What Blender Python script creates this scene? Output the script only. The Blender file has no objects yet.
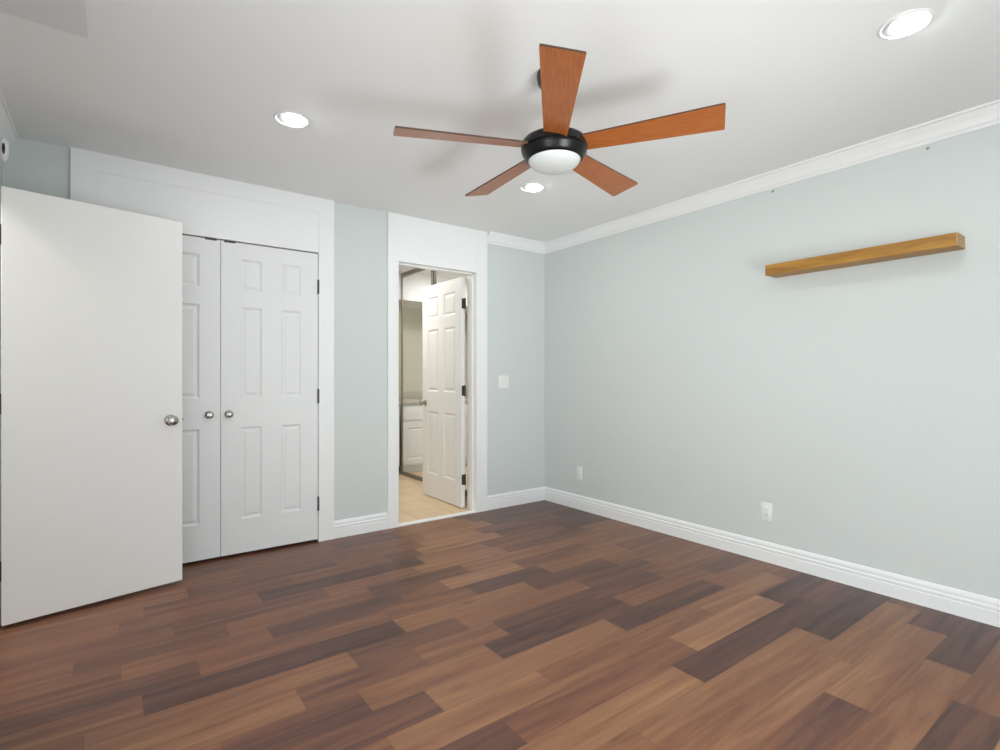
import bpy, bmesh, math, random
from mathutils import Vector, Matrix

S = bpy.context.scene
COL = S.collection
H = 2.44                      # ceiling height
LX, RY = -3.785, -4.20        # left wall, rear wall

# ---------------------------------------------------------------- camera
cam_d = bpy.data.cameras.new('camera')
cam = bpy.data.objects.new('camera', cam_d)
COL.objects.link(cam)
cam.location = (-3.32975, -3.75989, 1.15718)
cam.rotation_euler = (math.pi / 2, 0, -math.radians(36.6318))
cam_d.sensor_width = 36.0
cam_d.lens = 522.72 / 1000 * 36.0
cam_d.shift_y = (378.59 - 375) / 1000
cam_d.clip_start = 0.02
S.camera = cam

# ---------------------------------------------------------------- world, light, exposure
S.view_settings.view_transform = 'Standard'
S.view_settings.look = 'None'
S.view_settings.gamma = 1.0
S.view_settings.use_curve_mapping = False
S.view_settings.exposure = 0.0
wd = bpy.data.worlds.new('sky')
S.world = wd
wd.use_nodes = True
wd.node_tree.nodes['Background'].inputs[0].default_value = (0.945, 0.975, 1.0, 1)
wd.node_tree.nodes['Background'].inputs[1].default_value = 3.9


def area_light(name, loc, rot, sx, sy, watts, color=(1, 1, 1), spread=180):
    d = bpy.data.lights.new(name, 'AREA')
    d.shape = 'RECTANGLE'
    d.size, d.size_y = sx, sy
    d.energy = watts
    d.color = color
    d.spread = math.radians(spread)
    o = bpy.data.objects.new(name, d)
    o.location = loc
    o.rotation_euler = rot
    COL.objects.link(o)
    return o


# daylight through the glass door in the wall behind the camera: sky light and the bright patio below it
E = dict(patio=8.2, door=9.5, left=41.0, lens=122.0, bath=20.0, hall=18.0)
WX0, WX1, WZ0, WZ1 = -2.65, -1.25, 0.03, 2.05      # glass door
UY0, UY1, UZ0, UZ1 = -4.05, -2.75, 0.14, 2.05      # unseen window added in the left wall for the fill lamp
area_light('patio_daylight', (-1.95, RY - 0.28, 0.52), (math.radians(112), 0, math.radians(-14)), 0.7, 0.55, E['patio'], (0.96, 0.985, 1.0), 66)
area_light('door_daylight', (-1.93, RY - 0.35, 1.05), (math.radians(90), 0, 0), 1.4, 1.9, E['door'], (0.945, 0.975, 1.0))
area_light('left_fill_light', (LX - 0.25, (UY0 + UY1) / 2, 1.10), (0, math.radians(-90), 0), 1.7, 1.0, E['left'], (0.945, 0.975, 1.0))  # added fill lamp, shining in through the added left window
# bathroom ceiling light, then a fill lamp added in the unseen hall
area_light('bathroom_ceiling_light', (-1.25, 1.15, 2.42), (0, 0, 0), 0.5, 0.5, E['bath'], (1.0, 0.97, 0.93))
area_light('hall_fill_light', (-4.4, -0.8, 2.42), (0, 0, 0), 0.3, 0.3, E['hall'], (1.0, 0.95, 0.88))  # added to brighten the room, no hall lamp is seen


# ---------------------------------------------------------------- materials
def lin(h):
    h = h.lstrip('#')
    v = [int(h[i:i + 2], 16) / 255 for i in (0, 2, 4)]
    return tuple(c / 12.92 if c <= 0.04045 else ((c + 0.055) / 1.055) ** 2.4 for c in v)


def mat(name, color, rough=0.5, metal=0.0, spec=0.5, noise=0.0, nscale=8.0, bump=0.0, bscale=200.0):
    m = bpy.data.materials.new(name)
    m.use_nodes = True
    nt = m.node_tree
    b = nt.nodes['Principled BSDF']
    b.inputs['Base Color'].default_value = (*color, 1)
    b.inputs['Roughness'].default_value = rough
    b.inputs['Metallic'].default_value = metal
    b.inputs['Specular IOR Level'].default_value = spec
    tc = nt.nodes.new('ShaderNodeTexCoord')
    if noise > 0:
        n = nt.nodes.new('ShaderNodeTexNoise')
        n.inputs['Scale'].default_value = nscale
        n.inputs['Detail'].default_value = 4
        r = nt.nodes.new('ShaderNodeMapRange')
        r.inputs[3].default_value = 1 - noise
        r.inputs[4].default_value = 1 + noise
        mx = nt.nodes.new('ShaderNodeVectorMath')
        mx.operation = 'SCALE'
        mx.inputs[0].default_value = color
        nt.links.new(tc.outputs['Object'], n.inputs['Vector'])
        nt.links.new(n.outputs['Fac'], r.inputs[0])
        nt.links.new(r.outputs[0], mx.inputs['Scale'])
        nt.links.new(mx.outputs[0], b.inputs['Base Color'])
    if bump > 0:
        n2 = nt.nodes.new('ShaderNodeTexNoise')
        n2.inputs['Scale'].default_value = bscale
        bp = nt.nodes.new('ShaderNodeBump')
        bp.inputs['Strength'].default_value = bump
        bp.inputs['Distance'].default_value = 0.002
        nt.links.new(tc.outputs['Object'], n2.inputs['Vector'])
        nt.links.new(n2.outputs['Fac'], bp.inputs['Height'])
        nt.links.new(bp.outputs[0], b.inputs['Normal'])
    return m


def wood_mat(name, c0, c1, axis_scale, rough=0.4, spec=0.5):
    m = bpy.data.materials.new(name)
    m.use_nodes = True
    nt = m.node_tree
    b = nt.nodes['Principled BSDF']
    tc = nt.nodes.new('ShaderNodeTexCoord')
    mp = nt.nodes.new('ShaderNodeMapping')
    mp.inputs['Scale'].default_value = axis_scale
    n = nt.nodes.new('ShaderNodeTexNoise')
    n.inputs['Scale'].default_value = 1.0
    n.inputs['Detail'].default_value = 6
    n.inputs['Roughness'].default_value = 0.6
    n.inputs['Distortion'].default_value = 0.4
    cr = nt.nodes.new('ShaderNodeValToRGB')
    cr.color_ramp.elements[0].position = 0.3
    cr.color_ramp.elements[0].color = (*c0, 1)
    cr.color_ramp.elements[1].position = 0.72
    cr.color_ramp.elements[1].color = (*c1, 1)
    nt.links.new(tc.outputs['Object'], mp.inputs['Vector'])
    nt.links.new(mp.outputs[0], n.inputs['Vector'])
    nt.links.new(n.outputs['Fac'], cr.inputs[0])
    nt.links.new(cr.outputs[0], b.inputs['Base Color'])
    b.inputs['Roughness'].default_value = rough
    b.inputs['Specular IOR Level'].default_value = spec
    return m


def floor_mat():
    m = bpy.data.materials.new('vinyl_plank')
    m.use_nodes = True
    nt = m.node_tree
    N, L = nt.nodes, nt.links
    b = N['Principled BSDF']
    tc = N.new('ShaderNodeTexCoord')
    at = N.new('ShaderNodeAttribute')
    at.attribute_name = 'plank'          # x = tone, y = random offset
    sep = N.new('ShaderNodeSeparateXYZ')
    L.new(at.outputs['Vector'], sep.inputs[0])
    off = N.new('ShaderNodeVectorMath')
    off.operation = 'SCALE'
    off.inputs[0].default_value = (0, 0, 37.0)
    L.new(sep.outputs['Y'], off.inputs['Scale'])
    add = N.new('ShaderNodeVectorMath')
    L.new(tc.outputs['Object'], add.inputs[0])
    L.new(off.outputs[0], add.inputs[1])

    def noise(sc, detail, rough, dist):
        mp = N.new('ShaderNodeMapping')
        mp.inputs['Scale'].default_value = sc
        L.new(add.outputs[0], mp.inputs['Vector'])
        n = N.new('ShaderNodeTexNoise')
        n.inputs['Scale'].default_value = 1
        n.inputs['Detail'].default_value = detail
        n.inputs['Roughness'].default_value = rough
        n.inputs['Distortion'].default_value = dist
        L.new(mp.outputs[0], n.inputs['Vector'])
        return n.outputs['Fac']

    def madd(a, k, c):
        x = N.new('ShaderNodeMath')
        x.operation = 'MULTIPLY_ADD'
        L.new(a, x.inputs[0])
        x.inputs[1].default_value = k
        if isinstance(c, float):
            x.inputs[2].default_value = c
        else:
            L.new(c, x.inputs[2])
        return x.outputs[0]

    blotch = noise((1.1, 17.0, 1), 4, 0.6, 1.1)
    grain = noise((5.0, 90.0, 1), 4, 0.6, 0.8)
    fine = noise((30.0, 260.0, 1), 2, 0.5, 0.2)
    t = madd(blotch, 0.80, sep.outputs['X'])
    t = madd(grain, 0.22, t)
    t = madd(fine, 0.08, t)
    t = madd(t, 1.20, -0.725)
    cr = N.new('ShaderNodeValToRGB')
    e = cr.color_ramp.elements
    e[0].position = 0.0
    e[0].color = (*lin('3f2923'), 1)
    e[1].position = 1.0
    e[1].color = (*lin('a97a57'), 1)
    for p, h in ((0.25, '5c3c33'), (0.5, '7a503a'), (0.75, '8f6548')):
        x = e.new(p)
        x.color = (*lin(h), 1)
    L.new(t, cr.inputs[0])
    # dark little knots
    vor = N.new('ShaderNodeTexVoronoi')
    vor.inputs['Scale'].default_value = 1
    mp = N.new('ShaderNodeMapping')
    mp.inputs['Scale'].default_value = (1.6, 5.0, 1)
    L.new(add.outputs[0], mp.inputs['Vector'])
    L.new(mp.outputs[0], vor.inputs['Vector'])
    mr = N.new('ShaderNodeMapRange')
    mr.inputs[1].default_value = 0.03
    mr.inputs[2].default_value = 0.10
    mr.inputs[3].default_value = 0.62
    mr.inputs[4].default_value = 1.0
    L.new(vor.outputs['Distance'], mr.inputs[0])
    sc = N.new('ShaderNodeVectorMath')
    sc.operation = 'SCALE'
    L.new(cr.outputs[0], sc.inputs[0])
    L.new(mr.outputs[0], sc.inputs['Scale'])
    L.new(sc.outputs[0], b.inputs['Base Color'])
    b.inputs['Roughness'].default_value = 0.33
    b.inputs['Specular IOR Level'].default_value = 0.34
    bp = N.new('ShaderNodeBump')
    bp.inputs['Strength'].default_value = 0.12
    bp.inputs['Distance'].default_value = 0.001
    L.new(grain, bp.inputs['Height'])
    L.new(bp.outputs[0], b.inputs['Normal'])
    return m


def tile_mat():
    m = bpy.data.materials.new('beige_tile')
    m.use_nodes = True
    nt = m.node_tree
    N, L = nt.nodes, nt.links
    b = N['Principled BSDF']
    tc = N.new('ShaderNodeTexCoord')
    br = N.new('ShaderNodeTexBrick')
    br.offset = 0.0
    br.inputs['Scale'].default_value = 1.0
    br.inputs['Brick Width'].default_value = 0.33
    br.inputs['Row Height'].default_value = 0.33
    br.inputs['Mortar Size'].default_value = 0.004
    br.inputs['Color1'].default_value = (*lin('e2c9a6'), 1)
    br.inputs['Color2'].default_value = (*lin('dabf9a'), 1)
    br.inputs['Mortar'].default_value = (*lin('bda88c'), 1)
    n = N.new('ShaderNodeTexNoise')
    n.inputs['Scale'].default_value = 6
    n.inputs['Detail'].default_value = 5
    mr = N.new('ShaderNodeMapRange')
    mr.inputs[3].default_value = 0.88
    mr.inputs[4].default_value = 1.1
    sc = N.new('ShaderNodeVectorMath')
    sc.operation = 'SCALE'
    L.new(tc.outputs['Object'], br.inputs['Vector'])
    L.new(tc.outputs['Object'], n.inputs['Vector'])
    L.new(n.outputs['Fac'], mr.inputs[0])
    L.new(br.outputs['Color'], sc.inputs[0])
    L.new(mr.outputs[0], sc.inputs['Scale'])
    L.new(sc.outputs[0], b.inputs['Base Color'])
    b.inputs['Roughness'].default_value = 0.3
    return m


def emit_mat(name, color, k):
    m = bpy.data.materials.new(name)
    m.use_nodes = True
    b = m.node_tree.nodes['Principled BSDF']
    b.inputs['Base Color'].default_value = (0.9, 0.9, 0.9, 1)
    b.inputs['Emission Color'].default_value = (*color, 1)
    b.inputs['Emission Strength'].default_value = k
    return m


def pane_mat():
    m = bpy.data.materials.new('window_glass')
    m.use_nodes = True
    nt = m.node_tree
    for n in list(nt.nodes):
        if n.type == 'BSDF_PRINCIPLED':
            nt.nodes.remove(n)
    out = next(n for n in nt.nodes if n.type == 'OUTPUT_MATERIAL')
    t = nt.nodes.new('ShaderNodeBsdfTransparent')
    t.inputs[0].default_value = (0.96, 0.98, 0.97, 1)
    g = nt.nodes.new('ShaderNodeBsdfGlossy')
    g.inputs['Roughness'].default_value = 0.02
    mx = nt.nodes.new('ShaderNodeMixShader')
    mx.inputs[0].default_value = 0.07
    nt.links.new(t.outputs[0], mx.inputs[1])
    nt.links.new(g.outputs[0], mx.inputs[2])
    nt.links.new(mx.outputs[0], out.inputs[0])
    return m


M = dict(
    sage=mat('sage_paint', (0.655, 0.688, 0.678), 0.75, noise=0.01, nscale=3, bump=0.05),
    white=mat('white_trim_paint', (0.89, 0.89, 0.895), 0.38, noise=0.008, nscale=2),
    door=mat('white_door_paint', (0.83, 0.83, 0.835), 0.45, noise=0.008, nscale=2),
    slab=mat('off_white_door_paint', (0.855, 0.840, 0.832), 0.5, noise=0.008, nscale=2),
    ceil=mat('ceiling_paint', (0.89, 0.89, 0.89), 0.85, noise=0.008, nscale=2, bump=0.06, bscale=120),
    panel=mat('ceiling_patch_grey', (0.77, 0.77, 0.77), 0.85, noise=0.008, nscale=2),  # slightly greyer tone for the top left of the ceiling
    bathwall=mat('bath_wall_paint', lin('cfccbc'), 0.7, noise=0.01),
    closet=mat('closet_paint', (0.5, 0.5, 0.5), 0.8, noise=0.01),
    floor=floor_mat(),
    tile=tile_mat(),
    blade=wood_mat('cherry_blade', lin('9a5226'), lin('b46b31'), (14, 120, 1), 0.32),
    blade_edge=mat('blade_edge', lin('4a2c1c'), 0.5, noise=0.1),
    shelf=wood_mat('oak_shelf', lin('8f6122'), lin('bb8838'), (70, 4, 40), 0.45),
    shelf_end=wood_mat('oak_end_grain', lin('b08a58'), lin('cda878'), (60, 60, 60), 0.6),
    bronze=mat('dark_bronze', (0.016, 0.015, 0.016), 0.30, metal=0.6, noise=0.2, nscale=30),
    hinge=mat('hinge_metal', (0.07, 0.07, 0.07), 0.45, metal=0.6, noise=0.1),
    nickel=mat('satin_nickel', (0.42, 0.40, 0.38), 0.22, metal=1.0, noise=0.05),
    plastic=mat('white_plastic', (0.86, 0.86, 0.85), 0.35, noise=0.005),
    slot=mat('dark_slot', (0.12, 0.12, 0.12), 0.5, noise=0.1),
    bowl=mat('frosted_glass', (0.68, 0.69, 0.69), 0.25, noise=0.005),
    lens=emit_mat('lamp_lens', (0.945, 0.975, 1.0), E['lens']),
    can=mat('lamp_can', (0.16, 0.16, 0.16), 0.5, noise=0.05),
    mirror=mat('mirror_glass', (0.93, 0.94, 0.93), 0.02, metal=1.0),
    mframe=mat('brushed_frame', lin('8f8982'), 0.35, metal=0.6, noise=0.05),
    counter=mat('stone_counter', lin('c2bcb1'), 0.25, noise=0.08, nscale=40),
    black=mat('black_lens', (0.01, 0.01, 0.012), 0.15, noise=0.1),
    glass=pane_mat(),
)


# ---------------------------------------------------------------- mesh helpers
def obj(name, bm, m, parent=None, smooth=None, loc=None):
    me = bpy.data.meshes.new(name)
    bm.normal_update()
    bm.to_mesh(me)
    bm.free()
    for mm in (m if isinstance(m, (list, tuple)) else [m]):
        me.materials.append(mm)
    o = bpy.data.objects.new(name, me)
    COL.objects.link(o)
    if parent is not None:
        o.parent = parent
    if loc is not None:
        o.location = loc
    if smooth is not None:
        for p in me.polygons:
            p.use_smooth = True
        me.set_sharp_from_angle(angle=math.radians(smooth))
    return o


def tag(o, label=None, cat=None, group=None, kind=None):
    if label:
        o['label'] = label
    if cat:
        o['category'] = cat
    if group:
        o['group'] = group
    if kind:
        o['kind'] = kind
    return o


def empty(name, loc, rotz=0.0):
    o = bpy.data.objects.new(name, None)
    o.empty_display_size = 0.05
    o.location = loc
    o.rotation_euler = (0, 0, rotz)
    COL.objects.link(o)
    return o


def box(bm, x0, y0, z0, x1, y1, z1, bev=0.0, mi=0):
    r = bmesh.ops.create_cube(bm, size=1.0)
    vs = r['verts']
    for v in vs:
        v.co = Vector(((x0 + x1) / 2 + v.co.x * (x1 - x0), (y0 + y1) / 2 + v.co.y * (y1 - y0), (z0 + z1) / 2 + v.co.z * (z1 - z0)))
    fs = set(f for v in vs for f in v.link_faces)
    for f in fs:
        f.material_index = mi
    if bev > 0:
        es = list(set(e for v in vs for e in v.link_edges))
        bmesh.ops.bevel(bm, geom=es, offset=bev, segments=2, affect='EDGES', profile=0.5)
    return bm


def lathe(bm, prof, seg=48, mtx=Matrix(), mi=0):
    """revolve (r, z) points about local Z; r=0 ends are closed"""
    rings = []
    for r, z in prof:
        if r < 1e-6:
            rings.append([bm.verts.new(mtx @ Vector((0, 0, z)))])
        else:
            rings.append([bm.verts.new(mtx @ Vector((r * math.cos(2 * math.pi * i / seg), r * math.sin(2 * math.pi * i / seg), z))) for i in range(seg)])
    for a, b in zip(rings, rings[1:]):
        for i in range(seg):
            j = (i + 1) % seg
            if len(a) == 1 and len(b) == 1:
                continue
            if len(a) == 1:
                f = bm.faces.new((a[0], b[j], b[i]))
            elif len(b) == 1:
                f = bm.faces.new((a[i], a[j], b[0]))
            else:
                f = bm.faces.new((a[i], a[j], b[j], b[i]))
            f.material_index = mi
    return bm


def extrude_profile(bm, prof, p0, p1, udir, miter0=0.0, miter1=0.0):
    """sweep closed profile [(u, z)] from p0 to p1; u is measured along udir; miter shifts ends by u*miter along the run"""
    p0, p1, u = Vector(p0), Vector(p1), Vector(udir)
    d = (p1 - p0).normalized()
    A = [bm.verts.new(p0 + u * a + Vector((0, 0, z)) + d * (a * miter0)) for a, z in prof]
    B = [bm.verts.new(p1 + u * a + Vector((0, 0, z)) + d * (a * miter1)) for a, z in prof]
    n = len(prof)
    for i in range(n):
        j = (i + 1) % n
        bm.faces.new((A[i], A[j], B[j], B[i]))
    bm.faces.new(A[::-1])
    bm.faces.new(B)
    bmesh.ops.recalc_face_normals(bm, faces=bm.faces[:])
    return bm


def structure(name, bm, m, label=None, cat=None, smooth=None):
    return tag(obj(name, bm, m, smooth=smooth), label, cat, kind='structure')


# ---------------------------------------------------------------- floor (planks run along X)
PW = 0.148                     # plank width
Y_SEAM = -2.630                # one of the seams


def build_floor():
    rng = random.Random(11)
    bm = bmesh.new()
    lay = bm.verts.layers.float_vector.new('plank')
    x_lo, x_hi, y_lo, y_hi = -4.95, 0.0, RY, 0.62
    k0 = math.floor((y_lo - Y_SEAM) / PW)
    k1 = math.ceil((y_hi - Y_SEAM) / PW)

    def quad(x0, y0, x1, y1, z, tone, rnd):
        vs = []
        for x, y in ((x0, y0), (x1, y0), (x1, y1), (x0, y1)):
            v = bm.verts.new((x, y, z))
            v[lay] = Vector((tone, rnd, 0))
            vs.append(v)
        bm.faces.new(vs)
    g = 0.0004
    for k in range(k0, k1):
        ya, yb = max(y_lo, Y_SEAM + k * PW), min(y_hi, Y_SEAM + (k + 1) * PW)
        if yb - ya < 0.002:
            continue
        if k in PLANKS:
            cuts = PLANKS[k]
        else:
            cuts, x = [], x_lo - rng.uniform(0, 1.1)
            while x < x_hi:
                w = rng.choice((0.62, 0.9, 1.2, 1.2, 1.2))
                cuts.append((x, rng.choice((0.12, 0.2, 0.3, 0.42, 0.5, 0.58, 0.66, 0.78))))
                x += w
        for i, (xa, tone) in enumerate(cuts):
            xb = cuts[i + 1][0] if i + 1 < len(cuts) else x_hi
            xa, xb = max(xa, x_lo), min(xb, x_hi)
            if xb - xa < 0.003:
                continue
            quad(xa + g, ya + g, xb - g, yb - g, 0.0, tone, rng.random())
    # dark joint bed underneath
    quad(x_lo, y_lo, x_hi, y_hi, -0.0015, -0.2, 0.5)
    for a, b in (((x_lo, y_lo), (x_hi, y_lo)), ((x_hi, y_lo), (x_hi, y_hi)), ((x_hi, y_hi), (x_lo, y_hi)), ((x_lo, y_hi), (x_lo, y_lo))):
        vs = []
        for (x, y), z in ((a, -0.05), (b, -0.05), (b, -0.0015), (a, -0.0015)):
            v = bm.verts.new((x, y, z))
            v[lay] = Vector((-0.2, 0.5, 0))
            vs.append(v)
        bm.faces.new(vs)
    quad(x_lo, y_hi, x_hi, y_lo, -0.05, -0.2, 0.5)
    return structure('floor', bm, M['floor'], 'dark brown wood plank floor of the bedroom', 'floor')


# plank ends and tones row by row: (start along X, tone), 0 dark .. 1 light
PLANKS = {
    -5: [(-5, .5), (-1.9, .25), (-.9, .45)],
    -4: [(-5, .5), (-1.9, .52), (-.63, .22)],
    -3: [(-5, .5), (-2.3, .36), (-1.215, .62), (-.31, .24)],
    -2: [(-5, .55), (-2.1, .58), (-.92, .55), (-.10, .36)],
    -1: [(-5, .5), (-1.95, .56), (-.775, .15)],
    0: [(-5, .4), (-2.7, .62), (-1.517, .2), (-.42, .27)],
    1: [(-5, .5), (-3.0, .3), (-2.27, .46), (-1.33, .7), (-.56, .2)],
    2: [(-5, .45), (-2.62, .62), (-1.98, .52), (-.95, .6), (-.2, .42)],
    3: [(-5, .45), (-3.2, .3), (-2.4, .6), (-1.43, .25), (-.6, .5)],
    4: [(-5, .45), (-3.05, .33), (-2.6, .52), (-2.03, .24), (-1.2, .5), (-.45, .34)],
    5: [(-5, .6), (-2.78, .4), (-2.3, .5), (-1.88, .26), (-.75, .46)],
    6: [(-5, .42), (-3.4, .56), (-2.53, .3), (-2.0, .5), (-1.2, .36), (-.6, .48)],
    7: [(-5, .5), (-3.24, .2), (-2.25, .56), (-1.45, .3), (-.8, .48)],
    8: [(-5, .32), (-3.05, .44), (-2.25, .4), (-1.75, .25), (-1.22, .55), (-.52, .44)],
    9: [(-5, .46), (-3.3, .48), (-2.75, .26), (-2.1, .38), (-1.83, .66), (-1.3, .4), (-.7, .5)],
    10: [(-5, .5), (-3.45, .35), (-2.9, .46), (-2.2, .32), (-1.6, .56), (-.95, .5)],
    11: [(-5, .38), (-3.1, .32), (-2.4, .46), (-1.85, .58), (-1.2, .38), (-.4, .5)],
    12: [(-5, .5), (-3.3, .42), (-2.7, .2), (-1.75, .58), (-1.25, .36), (-.5, .22)],
    13: [(-5, .48), (-3.2, .36), (-2.5, .42), (-1.9, .32), (-1.68, .62), (-1.02, .28)],
    14: [(-5, .5), (-3.0, .3), (-2.2, .42), (-1.6, .6), (-1.1, .34), (-.3, .2)],
    15: [(-5, .45), (-2.7, .36), (-1.95, .42), (-1.5, .6), (-.9, .24)],
    16: [(-5, .4), (-2.9, .38), (-2.1, .3), (-1.62, .56), (-.98, .3)],
    17: [(-5, .4), (-2.5, .36), (-1.7, .52), (-1.05, .25)],
}
build_floor()

# bathroom floor
bm = bmesh.new()
box(bm, -1.975, 0.0, 0.0005, -0.42, 2.65, 0.012)
structure('floor', bm, M['tile'], 'beige tile floor beyond the bathroom doorway', 'floor')

# ---------------------------------------------------------------- walls and ceiling
CXL, CXR, CZ = -3.388, -2.150, 2.050      # closet opening
BXL, BXR, BZ = -1.533, -0.800, 2.072      # bathroom opening
T = 0.125


def wall_with_openings(bm, a0, a1, ops, put):
    """ops = [(a_lo, a_hi, z_lo, z_hi)], put(bm, a0, a1, z0, z1)"""
    x = a0
    for lo, hi, z0, z1 in sorted(ops):
        put(bm, x, lo, 0, H)
        if z0 > 0:
            put(bm, lo, hi, 0, z0)
        put(bm, lo, hi, z1, H)
        x = hi
    put(bm, x, a1, 0, H)


bm = bmesh.new()
wall_with_openings(bm, LX - T, 0.12, [(CXL - 0.015, CXR + 0.015, 0, CZ + 0.015), (BXL - 0.015, BXR + 0.015, 0, BZ + 0.015)], lambda b, a0, a1, z0, z1: box(b, a0, 0, z0, a1, T, z1))
structure('wall_back', bm, M['sage'], 'pale sage green back wall with closet and bathroom openings', 'wall')
bm = bmesh.new()
box(bm, 0, RY - T, -0.05, 0.12, 0, H)
structure('wall_right', bm, M['sage'], 'long pale sage green right wall carrying the wooden shelf', 'wall')
bm = bmesh.new()
DY0, DY1 = -1.222, -0.462
wall_with_openings(bm, RY - T, 0, [(DY0, DY1, 0, 2.072), (UY0, UY1, UZ0, UZ1)], lambda b, a0, a1, z0, z1: box(b, LX - T, a0, z0, LX, a1, z1))
structure('wall_left', bm, M['sage'], 'sage green left wall seen edge-on at the left border', 'wall')
bm = bmesh.new()
wall_with_openings(bm, LX, 0, [(WX0, WX1, WZ0, WZ1)], lambda b, a0, a1, z0, z1: box(b, a0, RY - T, z0, a1, RY, z1))
structure('wall_rear', bm, M['sage'], 'sage green wall behind the camera with a glass door', 'wall')
bm = bmesh.new()
box(bm, -4.95, RY - T, H, 0.12, 2.9, H + 0.1)
structure('ceiling', bm, M['ceil'], 'flat white painted ceiling', 'ceiling')
# hall beyond the open door, closet and bathroom shells
bm = bmesh.new()
box(bm, -5.05, -1.5, 0, -4.95, 0.1, H)
box(bm, -4.95, 0.0, 0, LX - T, 0.1, H)
box(bm, -4.95, -1.6, 0, LX - T, -1.5, H)
structure('wall_hall', bm, M['sage'], 'hall walls beyond the open flush door', 'wall')
bm = bmesh.new()
box(bm, CXL - 0.30, T + 0.5, 0, CXR + 0.22, T + 0.55, H)
box(bm, CXL - 0.35, T, 0, CXL - 0.30, T + 0.55, H)
box(bm, CXR + 0.17, T, 0, CXR + 0.22, T + 0.5, H)
structure('wall_closet', bm, M['closet'], 'inside walls of the closet behind the double doors', 'wall')
bm = bmesh.new()
box(bm, -1.93, 2.60, 0, -0.40, 2.70, H)
box(bm, -2.02, T, 0, -1.925, 2.70, H)
box(bm, -0.46, T, 0, -0.40, 2.60, H)
structure('wall_bath', bm, M['bathwall'], 'beige bathroom walls beyond the doorway', 'wall')
bm = bmesh.new()
box(bm, -1.925, 1.965, 2.10, -0.46, 2.60, H)
structure('trim_9', bm, M['white'], 'white soffit above the bathroom basin', 'soffit')
# thin slab under the ceiling along the left wall, slightly greyer than the rest
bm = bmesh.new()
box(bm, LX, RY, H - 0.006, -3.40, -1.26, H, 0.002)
structure('ceiling_patch', bm, M['panel'], 'slightly greyer flat patch of the ceiling in the top left corner', 'ceiling panel')

# glass door behind the camera, and the side window added for fill light
for nm, x0, x1, z0, z1, lab, cat in (('fill_window', UY0, UY1, UZ0, UZ1, 'white framed window added out of view in the left wall for fill light', 'window'),
                                     ('window_1', WX0, WX1, WZ0, WZ1, 'white framed glass door in the wall behind the camera', 'glass door')):
    wn = empty(nm, ((x0 + x1) / 2, RY - 0.06, z0)) if nm != 'fill_window' else empty(nm, (LX - 0.06, (x0 + x1) / 2, z0), math.pi / 2)
    tag(wn, lab, cat, kind='structure')
    w2, wh = (x1 - x0) / 2, z1 - z0
    bm = bmesh.new()
    for a in (-w2, w2 - 0.05) + ((-0.025,) if nm == 'window_1' else ()):
        box(bm, a, -0.03, 0, a + 0.05, 0.03, wh)
    for z in (0, wh - 0.05):
        box(bm, -w2 + 0.05, -0.03, z, w2 - 0.05, 0.03, z + 0.05)
    obj('window_frame', bm, M['white'], wn)
    bm = bmesh.new()
    box(bm, -w2 + 0.04, -0.003, 0.04, w2 - 0.04, 0.003, wh - 0.04)
    obj('window_pane', bm, M['glass'], wn)

# ---------------------------------------------------------------- baseboards, crown, door surrounds
BASE = [(0, 0), (0.017, 0), (0.017, 0.066), (0.0145, 0.070), (0.0145, 0.074), (0.017, 0.079), (0.016, 0.088), (0.0115, 0.092), (0.0115, 0.096), (0.013, 0.101), (0.012, 0.112), (0.006, 0.123), (0, 0.125)]
bm = extrude_profile(bmesh.new(), BASE, (0, RY, 0), (0, 0, 0), (-1, 0, 0), 0, -1)
structure('baseboard_right', bm, M['white'], 'white grooved baseboard along the right wall', 'baseboard')
bm = extrude_profile(bmesh.new(), BASE, (-0.687, 0, 0), (0, 0, 0), (0, -1, 0), 0, -1)
structure('baseboard_back', bm, M['white'], 'white baseboard between bathroom door frame and room corner', 'baseboard')
bm = extrude_profile(bmesh.new(), BASE, (-2.038, 0, 0), (-1.622, 0, 0), (0, -1, 0))
structure('baseboard_back', bm, M['white'], 'short white baseboard between closet frame and bathroom door frame', 'baseboard')
bm = extrude_profile(bmesh.new(), BASE, (LX, 0, 0), (-3.512, 0, 0), (0, -1, 0))
structure('baseboard_back', bm, M['white'], 'white baseboard behind the open flush door', 'baseboard')
bm = extrude_profile(bmesh.new(), BASE, (LX, RY, 0), (LX, DY0 - 0.07, 0), (1, 0, 0))
structure('baseboard_left', bm, M['white'], 'white baseboard along the left wall', 'baseboard')
bm = extrude_profile(bmesh.new(), BASE, (WX1, RY, 0), (0, RY, 0), (0, 1, 0))
structure('baseboard_rear', bm, M['white'], 'white baseboard along the rear wall', 'baseboard')

CROWN = [(0, H), (0, H - 0.092), (0.008, H - 0.092), (0.012, H - 0.080), (0.020, H - 0.072), (0.024, H - 0.054), (0.036, H - 0.036), (0.046, H - 0.024), (0.050, H - 0.014), (0.060, H - 0.012), (0.060, H)]
bm = extrude_profile(bmesh.new(), CROWN, (0, RY, 0), (0, 0, 0), (-1, 0, 0), 0, -1)
structure('trim_1', bm, M['white'], 'white crown molding along the top of the right wall', 'crown molding', smooth=25)
bm = extrude_profile(bmesh.new(), CROWN, (-0.687, 0, 0), (0, 0, 0), (0, -1, 0), 0, -1)
structure('trim_2', bm, M['white'], 'short white crown molding right of the bathroom door frame', 'crown molding', smooth=25)
bm = extrude_profile(bmesh.new(), CROWN, (LX, RY, 0), (LX, 0, 0), (1, 0, 0))
structure('trim_3', bm, M['white'], 'white crown molding on the left wall above the open door', 'crown molding', smooth=25)

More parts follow.
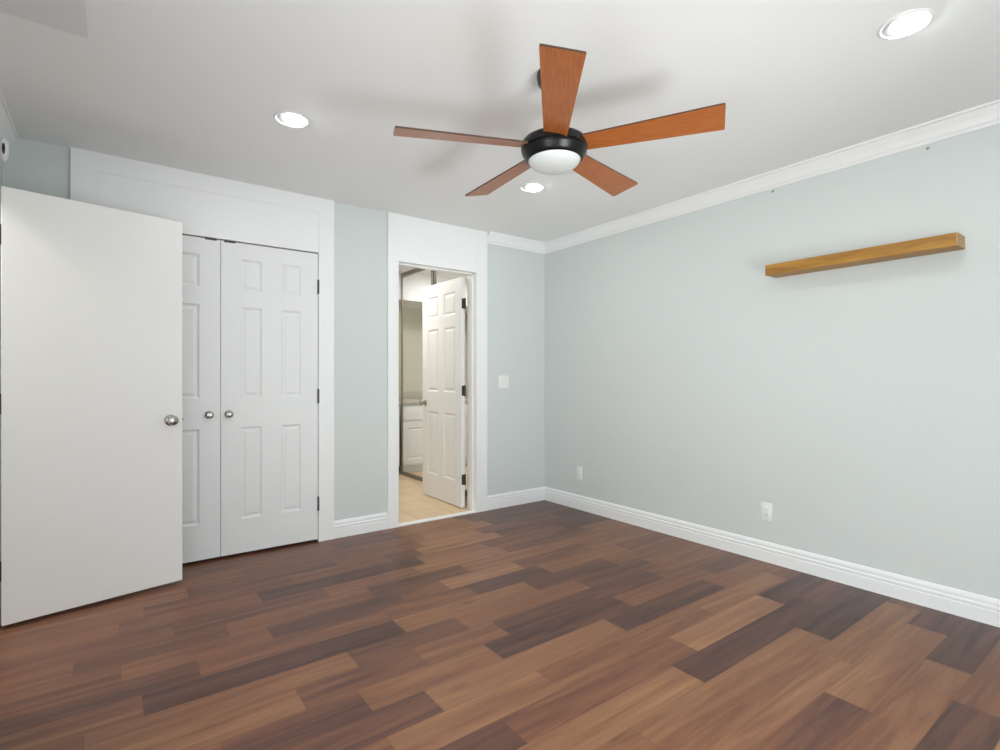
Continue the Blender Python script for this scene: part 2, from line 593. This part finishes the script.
# closet surround: stiles to the ceiling, header boards with a seam
bm = bmesh.new()
y0 = -0.022
box(bm, -3.512, y0, 0, CXL, 0, H, 0.002)
box(bm, CXR, y0, 0, -2.038, 0, H, 0.002)
box(bm, CXL, y0, 2.332, CXR, 0, H, 0.002)
box(bm, CXL, y0 + 0.004, CZ, CXR, 0, 2.334, 0.0015)
box(bm, CXL - 0.0148, -0.001, 0, CXL, T, CZ)                       # jamb lining
box(bm, CXR, -0.001, 0, CXR + 0.0148, T, CZ)
box(bm, CXL, -0.001, CZ, CXR, T, CZ + 0.0148)
structure('trim_4', bm, M['white'], 'white closet door surround of flat boards reaching the ceiling', 'door frame')
# bathroom surround
bm = bmesh.new()
box(bm, -1.622, y0, 0, BXL, 0, H, 0.002)
box(bm, BXR, y0, 0, -0.687, 0, H, 0.002)
box(bm, BXL, y0, BZ, BXR, 0, H, 0.002)
box(bm, BXL - 0.0148, -0.001, 0, BXL, T + 0.002, BZ)
box(bm, BXR, -0.001, 0, BXR + 0.0148, T + 0.002, BZ)
box(bm, BXL, -0.001, BZ, BXR, T + 0.002, BZ + 0.0148)
box(bm, BXR - 0.012, 0.03, 0, BXR, 0.075, BZ)                     # door stop
box(bm, BXL, 0.03, 0, BXL + 0.012, 0.075, BZ)
box(bm, BXL, 0.03, BZ - 0.012, BXR, 0.075, BZ)
structure('trim_5', bm, M['white'], 'white bathroom door frame with plain header board to the ceiling', 'door frame')
bm = bmesh.new()
box(bm, BXL, -0.022, 0.0, BXR, 0.03, 0.014, 0.003)
structure('trim_6', bm, M['white'], 'thin white threshold strip across the bathroom doorway', 'threshold')
# bedroom door frame on the left wall
bm = bmesh.new()
box(bm, LX, DY0 - 0.065, 0, LX + 0.014, DY0, 2.137, 0.002)
box(bm, LX, DY1, 0, LX + 0.014, DY1 + 0.065, 2.137, 0.002)
box(bm, LX, DY0, 2.072, LX + 0.014, DY1, 2.137, 0.002)
structure('trim_7', bm, M['white'], 'white casing of the bedroom door on the left wall', 'door frame')


# ---------------------------------------------------------------- doors
def panel_door_bm(w, h, t, xs, zs):
    """slab 0..w, 0..t (front at y=0 looks -y), 0..h with raised panels xs x zs on both faces"""
    bm = bmesh.new()
    xc = sorted({0, w} | {v for p in xs for v in p})
    zc = sorted({0, h} | {v for p in zs for v in p})
    prof = [(0.0, 0.0), (0.004, 0.003), (0.012, 0.0085), (0.020, 0.0085), (0.032, 0.0035), (0.038, 0.0030)]
    for side in (0, 1):
        def P(x, d, z):
            return bm.verts.new((x, d if side == 0 else t - d, z))
        for xa, xb in zip(xc, xc[1:]):
            for za, zb in zip(zc, zc[1:]):
                if (xa, xb) in xs and (za, zb) in zs:
                    prev = None
                    for i, d in prof:
                        ring = [P(xa + i, d, za + i), P(xb - i, d, za + i), P(xb - i, d, zb - i), P(xa + i, d, zb - i)]
                        if prev:
                            for q in range(4):
                                r = (q + 1) % 4
                                bm.faces.new((prev[q], prev[r], ring[r], ring[q]))
                        prev = ring
                    bm.faces.new(prev)
                else:
                    bm.faces.new((P(xa, 0, za), P(xb, 0, za), P(xb, 0, zb), P(xa, 0, zb)))
    for a, b in (((0, 0), (w, 0)), ((w, 0), (w, h)), ((w, h), (0, h)), ((0, h), (0, 0))):
        bm.faces.new([bm.verts.new(c) for c in ((a[0], 0, a[1]), (b[0], 0, b[1]), (b[0], t, b[1]), (a[0], t, a[1]))])
    bmesh.ops.remove_doubles(bm, verts=bm.verts[:], dist=1e-5)
    bmesh.ops.recalc_face_normals(bm, faces=bm.faces[:])
    return bm


ZP = [(0.222, 0.822), (1.014, 1.606), (1.714, 1.920)]


def knob_bm(r=0.0275, length=0.055, direction=(0, -1, 0)):
    bm = bmesh.new()
    q = Vector((0, 0, 1)).rotation_difference(Vector(direction)).to_matrix().to_4x4()
    k = r
    lathe(bm, [(0, 0), (k * 1.12, 0), (k * 1.12, 0.004), (k * 0.95, 0.008), (k * 0.42, 0.011), (k * 0.40, length * 0.42), (k * 0.75, length * 0.52), (k * 0.98, length * 0.68), (k, length * 0.80), (k * 0.86, length * 0.93), (k * 0.5, length * 0.99), (0, length)], 32, q)
    bmesh.ops.recalc_face_normals(bm, faces=bm.faces[:])
    return bm


def hinge_bm(h=0.09, r=0.007, leaf=0.018, ldir=1):
    bm = bmesh.new()
    lathe(bm, [(0, -h / 2 - 0.006), (r * 0.7, -h / 2 - 0.004), (r, -h / 2), (r, h / 2), (r * 0.7, h / 2 + 0.004), (0, h / 2 + 0.006)], 16)
    box(bm, 0, -0.0015, -h / 2, ldir * leaf, 0.0015, h / 2)
    bmesh.ops.recalc_face_normals(bm, faces=bm.faces[:])
    return bm


# closet leaves, fronts just behind the face of the surround
LW, LH, LZ = 0.6145, 2.024, 0.018
yd = -0.008
SX = [(0.116, 0.246), (0.368, 0.498)]
for nm, x0, flip, lab in (('door_2', CXL + 0.003, True, 'left leaf of the white six-panel closet doors, half hidden by the open flush door'),
                          ('door_3', CXL + 0.003 + LW + 0.003, False, 'right leaf of the white six-panel closet doors')):
    e = empty(nm, (x0, yd, LZ))
    tag(e, lab, 'door', kind='structure')
    xs = SX if not flip else [(round(LW - b, 4), round(LW - a, 4)) for a, b in SX[::-1]]
    obj('leaf', panel_door_bm(LW, LH, 0.035, xs, ZP), M['door'], e)
    kx = 0.046 if not flip else LW - 0.062
    obj('knob', knob_bm(0.0215, 0.045), M['nickel'], e, 40, (kx, 0, 0.910))
    for hz in (0.253, 1.015, 1.79):
        hx = LW + 0.004 if not flip else -0.004
        obj('hinge', hinge_bm(0.095, 0.0085, 0.004, -1 if not flip else 1), M['hinge'], e, 40, (hx, -0.006, hz))
    bm = bmesh.new()
    ca, cb = (0.020, 0.085) if not flip else (LW - 0.085, LW - 0.020)
    box(bm, ca, -0.0035, LH - 0.007, cb, 0.030, LH + 0.0065, 0.001)
    obj('ball_catch', bm, M['hinge'], e)

# open bedroom door, hinged on the left wall
h0, h1 = Vector((-3.7334, -0.474, 0)), Vector((-3.0080, -0.321, 0))
dw = (h1 - h0).length
e = empty('door_1', (h0.x, h0.y, 0.021), math.atan2(h1.y - h0.y, h1.x - h0.x))
tag(e, 'plain flush off-white door standing open at the left', 'door', kind='structure')
bm = bmesh.new()
box(bm, 0, 0, 0, dw, 0.035, 2.020, 0.0015)
obj('leaf', bm, M['slab'], e)
obj('knob', knob_bm(0.027, 0.062), M['nickel'], e, 40, (dw - 0.060, 0, 0.905))
obj('knob', knob_bm(0.027, 0.062, (0, 1, 0)), M['nickel'], e, 40, (dw - 0.060, 0.035, 0.905))
bm = bmesh.new()
box(bm, dw, 0.006, 0.875, dw + 0.0015, 0.029, 0.935)
box(bm, dw, 0.011, 0.897, dw + 0.009, 0.024, 0.913, 0.002)
obj('latch', bm, M['nickel'], e)
for hz in (0.25, 1.02, 1.80):
    obj('hinge', hinge_bm(0.09, 0.007, 0.012, 1), M['hinge'], e, 40, (-0.008, 0.012, hz))

# bathroom door, opened square into the bathroom
bw = 0.725
e = empty('door_4', (-0.856, 0.137, 0.020), math.radians(89.6))
tag(e, 'white six-panel bathroom door standing open in the doorway', 'door', kind='structure')
bx = [(0.105, 0.310), (0.415, 0.620)]
# local +x runs into the bathroom, local -y looks to +X; build it so the leaf spans to the right of the face
obj('leaf', panel_door_bm(bw, 2.035, 0.035, bx, ZP), M['door'], e, None, (0, -0.035, 0))
for hz in (0.245, 1.03, 1.80):
    bm = bmesh.new()
    box(bm, -0.0025, -0.033, hz - 0.045, 0.0, -0.003, hz + 0.045)
    lathe(bm, [(0, hz - 0.05), (0.008, hz - 0.047), (0.008, hz + 0.047), (0, hz + 0.05)], 14, Matrix.Translation((-0.008, -0.034, 0)))
    box(bm, -0.010, -0.0352, hz - 0.045, -0.0030, -0.0335, hz + 0.045)
    bmesh.ops.recalc_face_normals(bm, faces=bm.faces[:])
    obj('hinge', bm, M['hinge'], e, 40)
obj('knob', knob_bm(0.026, 0.06, (0, 1, 0)), M['nickel'], e, 40, (bw - 0.06, 0.0, 0.90))
obj('knob', knob_bm(0.026, 0.06, (0, -1, 0)), M['nickel'], e, 40, (bw - 0.06, -0.035, 0.90))

# ---------------------------------------------------------------- ceiling fan
FC = Vector((-1.839, -2.130, 0))
fan = empty('ceiling_fan', (FC.x, FC.y, H))
tag(fan, 'ceiling fan with five cherry brown blades, black motor and white bowl light', 'ceiling fan')
fan.rotation_mode = 'AXIS_ANGLE'
fan.rotation_axis_angle = (math.radians(-0.7), 0.597, 0.802, 0)      # hangs a touch out of level
ZB = 2.129 - H
bm = bmesh.new()
lathe(bm, [(0, 0), (0.068, 0), (0.070, -0.012), (0.066, -0.040), (0.048, -0.066), (0.022, -0.080), (0, -0.082)], 40)
bmesh.ops.recalc_face_normals(bm, faces=bm.faces[:])
obj('canopy', bm, M['bronze'], fan, 40)
bm = bmesh.new()
lathe(bm, [(0, -0.07), (0.0125, -0.07), (0.0125, ZB + 0.06), (0.026, ZB + 0.055), (0.030, ZB + 0.022), (0, ZB + 0.022)], 24)
bmesh.ops.recalc_face_normals(bm, faces=bm.faces[:])
obj('downrod', bm, M['bronze'], fan, 40)
bm = bmesh.new()
lathe(bm, [(0, ZB + 0.038), (0.070, ZB + 0.038), (0.112, ZB + 0.034), (0.130, ZB + 0.026), (0.138, ZB + 0.014), (0.139, ZB - 0.010), (0.136, ZB - 0.013), (0.129, ZB - 0.015),
           (0.128, ZB - 0.019), (0.135, ZB - 0.021), (0.1355, ZB - 0.026), (0.124, ZB - 0.046), (0.119, ZB - 0.054), (0.113, ZB - 0.057), (0, ZB - 0.057)], 64)
bmesh.ops.recalc_face_normals(bm, faces=bm.faces[:])
obj('motor_housing', bm, M['bronze'], fan, 35)
bm = bmesh.new()
rb, dz = 0.110, 0.047
pr = [(0, ZB - 0.048), (rb, ZB - 0.048)]
for i in range(1, 13):
    a = i / 12 * math.pi / 2
    pr.append((rb * math.cos(a) if i < 12 else 0, ZB - 0.052 - dz * math.sin(a)))
lathe(bm, pr, 56)
bmesh.ops.recalc_face_normals(bm, faces=bm.faces[:])
obj('light_bowl', bm, M['bowl'], fan, 50)


def blade_bm():
    """blade along +X, pitched; wide end outside"""
    bm = bmesh.new()
    r0, r1, w0, w1, t = 0.118, 0.661, 0.094, 0.142, 0.007
    rc = 0.007
    out = [(r0, -w0 / 2), (r0, w0 / 2)]
    for cx, cy, s in ((r1 - rc, w1 / 2 - rc, 90), (r1 - rc, -w1 / 2 + rc, 0)):
        for i in range(5):
            a = math.radians(s - i * 22.5)
            out.append((cx + rc * math.cos(a), cy + rc * math.sin(a)))
    lo = [bm.verts.new((x, y, -t / 2)) for x, y in out]
    hi = [bm.verts.new((x, y, t / 2)) for x, y in out]
    bm.faces.new(lo[::-1])
    bm.faces.new(hi)
    n = len(out)
    for i in range(n):
        j = (i + 1) % n
        f = bm.faces.new((lo[i], lo[j], hi[j], hi[i]))
        f.material_index = 1
    bmesh.ops.recalc_face_normals(bm, faces=bm.faces[:])
    return bm


def iron_bm():
    bm = bmesh.new()
    box(bm, 0.09, -0.022, 0.002, 0.20, 0.022, 0.008, 0.002)
    box(bm, 0.185, -0.034, 0.0035, 0.225, 0.034, 0.008, 0.002)
    return bm


TH0 = math.radians(229.66)
blade0 = obj('blade', blade_bm(), [M['blade'], M['blade_edge']], fan)
iron0 = obj('blade_iron', iron_bm(), M['bronze'], blade0)
for k in range(5):
    if k == 0:
        b, ir = blade0, iron0
    else:
        b = blade0.copy()
        COL.objects.link(b)
        b.parent = fan
        ir = iron0.copy()
        COL.objects.link(ir)
        ir.parent = b
    b.matrix_basis = Matrix.Translation((0, 0, ZB)) @ Matrix.Rotation(TH0 + k * 2 * math.pi / 5, 4, 'Z') @ Matrix.Rotation(math.radians(-13.1), 4, 'X')


# ---------------------------------------------------------------- recessed lights
def recessed():
    e = empty('recessed_light', (0, 0, H))
    bm = bmesh.new()
    lathe(bm, [(0.069, 0), (0.080, 0), (0.082, -0.003), (0.079, -0.006), (0.073, -0.007), (0.070, -0.005), (0.069, 0)], 48)
    bmesh.ops.recalc_face_normals(bm, faces=bm.faces[:])
    obj('trim_ring', bm, M['plastic'], e, 40)
    bm = bmesh.new()
    lathe(bm, [(0, -0.0006), (0.0705, -0.0006), (0.0705, -0.0022), (0, -0.0022)], 40)
    bmesh.ops.recalc_face_normals(bm, faces=bm.faces[:])
    obj('can', bm, M['can'], e)
    bm = bmesh.new()
    lathe(bm, [(0, 0.003), (0.048, 0.003), (0.049, 0.0), (0.047, -0.003), (0.028, -0.005), (0, -0.0055)], 40)
    bmesh.ops.recalc_face_normals(bm, faces=bm.faces[:])
    ln = obj('lens', bm, M['lens'], e, 50)
    ax = Vector((0.6, 0.8, 0))           # tips the lens so its left side is the deeper one
    ln.matrix_basis = Matrix.Translation((0.011, -0.008, -0.0075)) @ Matrix.Rotation(math.radians(1.5), 4, ax)
    return e


first = recessed()
GL = 'round recessed ceiling lights'
for i, (x, y, lab) in enumerate(((-2.615, -1.075, 'round recessed ceiling light above the closet doors, left of the fan'),
                                 (-1.026, -3.117, 'largest round recessed ceiling light, near the crown molding at top right'),
                                 (-1.069, -1.079, 'small round recessed ceiling light seen just below the fan bowl'))):
    if i == 0:
        e = first
    else:
        e = first.copy()
        COL.objects.link(e)
        for ch in list(first.children):
            c = ch.copy()
            COL.objects.link(c)
            c.parent = e
    e.location = (x, y, H)
    tag(e, lab, 'ceiling light', GL)

# ---------------------------------------------------------------- right wall: shelf, hooks, outlets
sh = empty('floating_shelf', (0, -2.617, 1.785))
tag(sh, 'long honey oak floating shelf mounted high on the right wall', 'shelf')
bm = bmesh.new()
box(bm, -0.135, -0.449, 0, -0.0005, 0.449, 0.062, 0.0025)
obj('plank', bm, M['shelf'], sh)
bm = bmesh.new()
box(bm, -0.134, -0.4535, 0.001, -0.0005, -0.449, 0.061, 0.001)
obj('end_grain', bm, M['shelf_end'], sh)

for y, z, lab in ((-2.151, 2.340, 'tiny wall hook under the crown molding, above the left end of the shelf'),
                  (-2.926, 2.336, 'tiny wall hook under the crown molding, above the right end of the shelf')):
    e = bmesh.new()
    q = Matrix.Translation((0, 0, 0)) @ Matrix.Rotation(math.radians(-90), 4, 'Y')
    lathe(e, [(0, 0), (0.007, 0), (0.007, 0.002), (0.003, 0.003), (0.003, 0.007), (0, 0.0075)], 14, q)
    box(e, -0.009, -0.003, -0.010, -0.0055, 0.003, 0.001, 0.001)
    bmesh.ops.recalc_face_normals(e, faces=e.faces[:])
    o = obj('wall_hook', e, M['nickel'], None, 40, (0, y, z - 0.008))
    tag(o, lab, 'hook', 'hooks below the crown molding')


def outlet():
    """on a wall whose face looks to -Y locally; plate centred on the origin"""
    e = empty('wall_outlet', (0, 0, 0))
    bm = bmesh.new()
    box(bm, -0.036, -0.0075, -0.058, 0.036, 0, 0.058, 0.003)
    obj('cover_plate', bm, M['plastic'], e, 40)
    bm = bmesh.new()
    box(bm, -0.0170, -0.0100, -0.0335, 0.0170, -0.006, 0.0335, 0.002)
    s = obj('receptacle', bm, M['plastic'], e, 40)
    for z in (-0.018, 0.018):
        bm = bmesh.new()
        for x in (-0.006, 0.0045):
            box(bm, x, -0.0103, z - 0.001, x + 0.0014, -0.0095, z + 0.006)
        lathe(bm, [(0, 0), (0.0018, 0), (0.0018, 0.0006), (0, 0.0006)], 12, Matrix.Translation((0, -0.0098, z - 0.007)) @ Matrix.Rotation(math.radians(90), 4, 'X'))
        bmesh.ops.recalc_face_normals(bm, faces=bm.faces[:])
        obj('socket', bm, M['slot'], s)
    return e


o0 = outlet()
o0.rotation_euler = (0, 0, math.radians(-90))
o0.location = (-0.0003, -2.113, 0.314)
tag(o0, 'white outlet cover on the right wall below the shelf', 'outlet', 'outlets on the right wall')
o1 = o0.copy()
COL.objects.link(o1)
for ch in list(o0.children):
    c = ch.copy()
    COL.objects.link(c)
    c.parent = o1
    for g in list(ch.children):
        d = g.copy()
        COL.objects.link(d)
        d.parent = c
o1.location = (-0.0003, -0.467, 0.320)
tag(o1, 'white outlet cover on the right wall near the room corner', 'outlet', 'outlets on the right wall')

sw = empty('light_switch', (-0.497, -0.0003, 1.128))
tag(sw, 'white double light switch right of the bathroom door frame', 'light switch')
bm = bmesh.new()
box(bm, -0.058, -0.0065, -0.058, 0.058, 0, 0.058, 0.003)
obj('cover_plate', bm, M['plastic'], sw, 40)
for x in (-0.023, 0.023):
    bm = bmesh.new()
    box(bm, x - 0.0165, -0.0105, -0.033, x + 0.0165, -0.005, 0.033, 0.003)
    obj('rocker', bm, M['plastic'], sw, 40)

# small sensor high on the left wall
sn = empty('wall_sensor', (LX, -0.30, 2.262))
tag(sn, 'small white rounded wall sensor with black eye at far left above the door', 'sensor')
bm = bmesh.new()
box(bm, 0, -0.018, -0.018, 0.022, 0.018, 0.018, 0.003)
obj('mount', bm, M['plastic'], sn, 40)
bm = bmesh.new()
bmesh.ops.create_uvsphere(bm, u_segments=32, v_segments=20, radius=1)
for v in bm.verts:
    v.co = Vector((0.038 + v.co.x * 0.020, v.co.y * 0.030, v.co.z * 0.058))
hd = obj('housing', bm, M['plastic'], sn, 60)
bm = bmesh.new()
bmesh.ops.create_uvsphere(bm, u_segments=24, v_segments=16, radius=1)
for v in bm.verts:
    v.co = Vector((0.040 + v.co.x * 0.0065, -0.024 + v.co.y * 0.010, v.co.z * 0.028))
obj('lens', bm, M['black'], hd, 60)

# ---------------------------------------------------------------- bathroom: mirrored closet doors and vanity
MX = -0.553
md = empty('mirrored_sliding_door', (MX, 1.20, 0.012))
tag(md, 'framed mirror sliding door along the right side of the bathroom', 'mirror door')
for (ya, yb, xo) in ((-1.03, 0.02, 0.022), (0.0, 0.755, 0.0)):
    p = bmesh.new()
    box(p, xo + 0.006, ya + 0.02, 0.04, xo + 0.011, yb - 0.02, 2.35)
    mo = obj('mirror', p, M['mirror'], md)
    f = bmesh.new()
    box(f, xo, ya, 0.006, xo + 0.018, ya + 0.030, 2.375, 0.002)
    box(f, xo, yb - 0.030, 0.006, xo + 0.018, yb, 2.375, 0.002)
    box(f, xo, ya + 0.03, 0.006, xo + 0.018, yb - 0.03, 0.045, 0.002)
    box(f, xo, ya + 0.03, 2.347, xo + 0.018, yb - 0.03, 2.375, 0.002)
    obj('frame', f, M['mframe'], mo)
f = bmesh.new()
box(f, -0.006, -1.03, 2.377, 0.048, 0.758, 2.40, 0.002)
box(f, -0.006, -1.03, 0.0002, 0.048, 0.758, 0.006, 0.001)
obj('track', f, M['mframe'], md)
bm = bmesh.new()
box(bm, MX - 0.004, T, 2.4122, MX + 0.06, 1.962, H)
structure('trim_10', bm, M['white'], 'white strip between mirror door track and bathroom ceiling', 'trim')

vn = empty('bathroom_vanity', (-1.24, 2.28, 0.012))
tag(vn, 'white bathroom vanity with pale counter seen through the doorway', 'vanity')
vx0, vx1 = -0.68, 0.683
bm = bmesh.new()
box(bm, vx0, -0.30, 0.085, vx1, 0.315, 0.84, 0.002)
box(bm, vx0 + 0.02, -0.245, 0.0, vx1 - 0.02, 0.315, 0.085)
obj('cabinet', bm, M['door'], vn)
n = 3
for i in range(n):
    a = vx0 + 0.015 + i * (vx1 - vx0 - 0.015) / n
    b = vx0 + (i + 1) * (vx1 - vx0 - 0.015) / n
    bm = panel_door_bm(b - a, 0.50, 0.016, [(0.06, round(b - a - 0.06, 4))], [(0.06, 0.44)])
    d = obj('cabinet_door', bm, M['door'], vn, None, (a, -0.3165, 0.11))
    bm = bmesh.new()
    box(bm, 0, 0, 0, b - a, 0.016, 0.165, 0.003)
    d = obj('drawer', bm, M['door'], vn, None, (a, -0.3165, 0.645))
bm = bmesh.new()
box(bm, vx0 - 0.003, -0.335, 0.842, vx1 + 0.0, 0.316, 0.878, 0.004)
box(bm, vx0, 0.296, 0.878, vx1, 0.316, 0.97, 0.003)
obj('countertop', bm, M['counter'], vn)
bm = bmesh.new()
fx = 0.55
lathe(bm, [(0, 0.878), (0.026, 0.878), (0.026, 0.884), (0.014, 0.890), (0.012, 0.985), (0, 0.99)], 20, Matrix.Translation((fx, 0.20, 0)))
box(bm, fx - 0.010, 0.07, 0.970, fx + 0.010, 0.205, 0.990, 0.004)
box(bm, fx - 0.007, 0.07, 0.955, fx + 0.007, 0.086, 0.972, 0.003)
box(bm, fx - 0.005, 0.195, 0.985, fx + 0.005, 0.235, 1.02, 0.003)
bmesh.ops.recalc_face_normals(bm, faces=bm.faces[:])
obj('faucet', bm, M['nickel'], vn, 40)
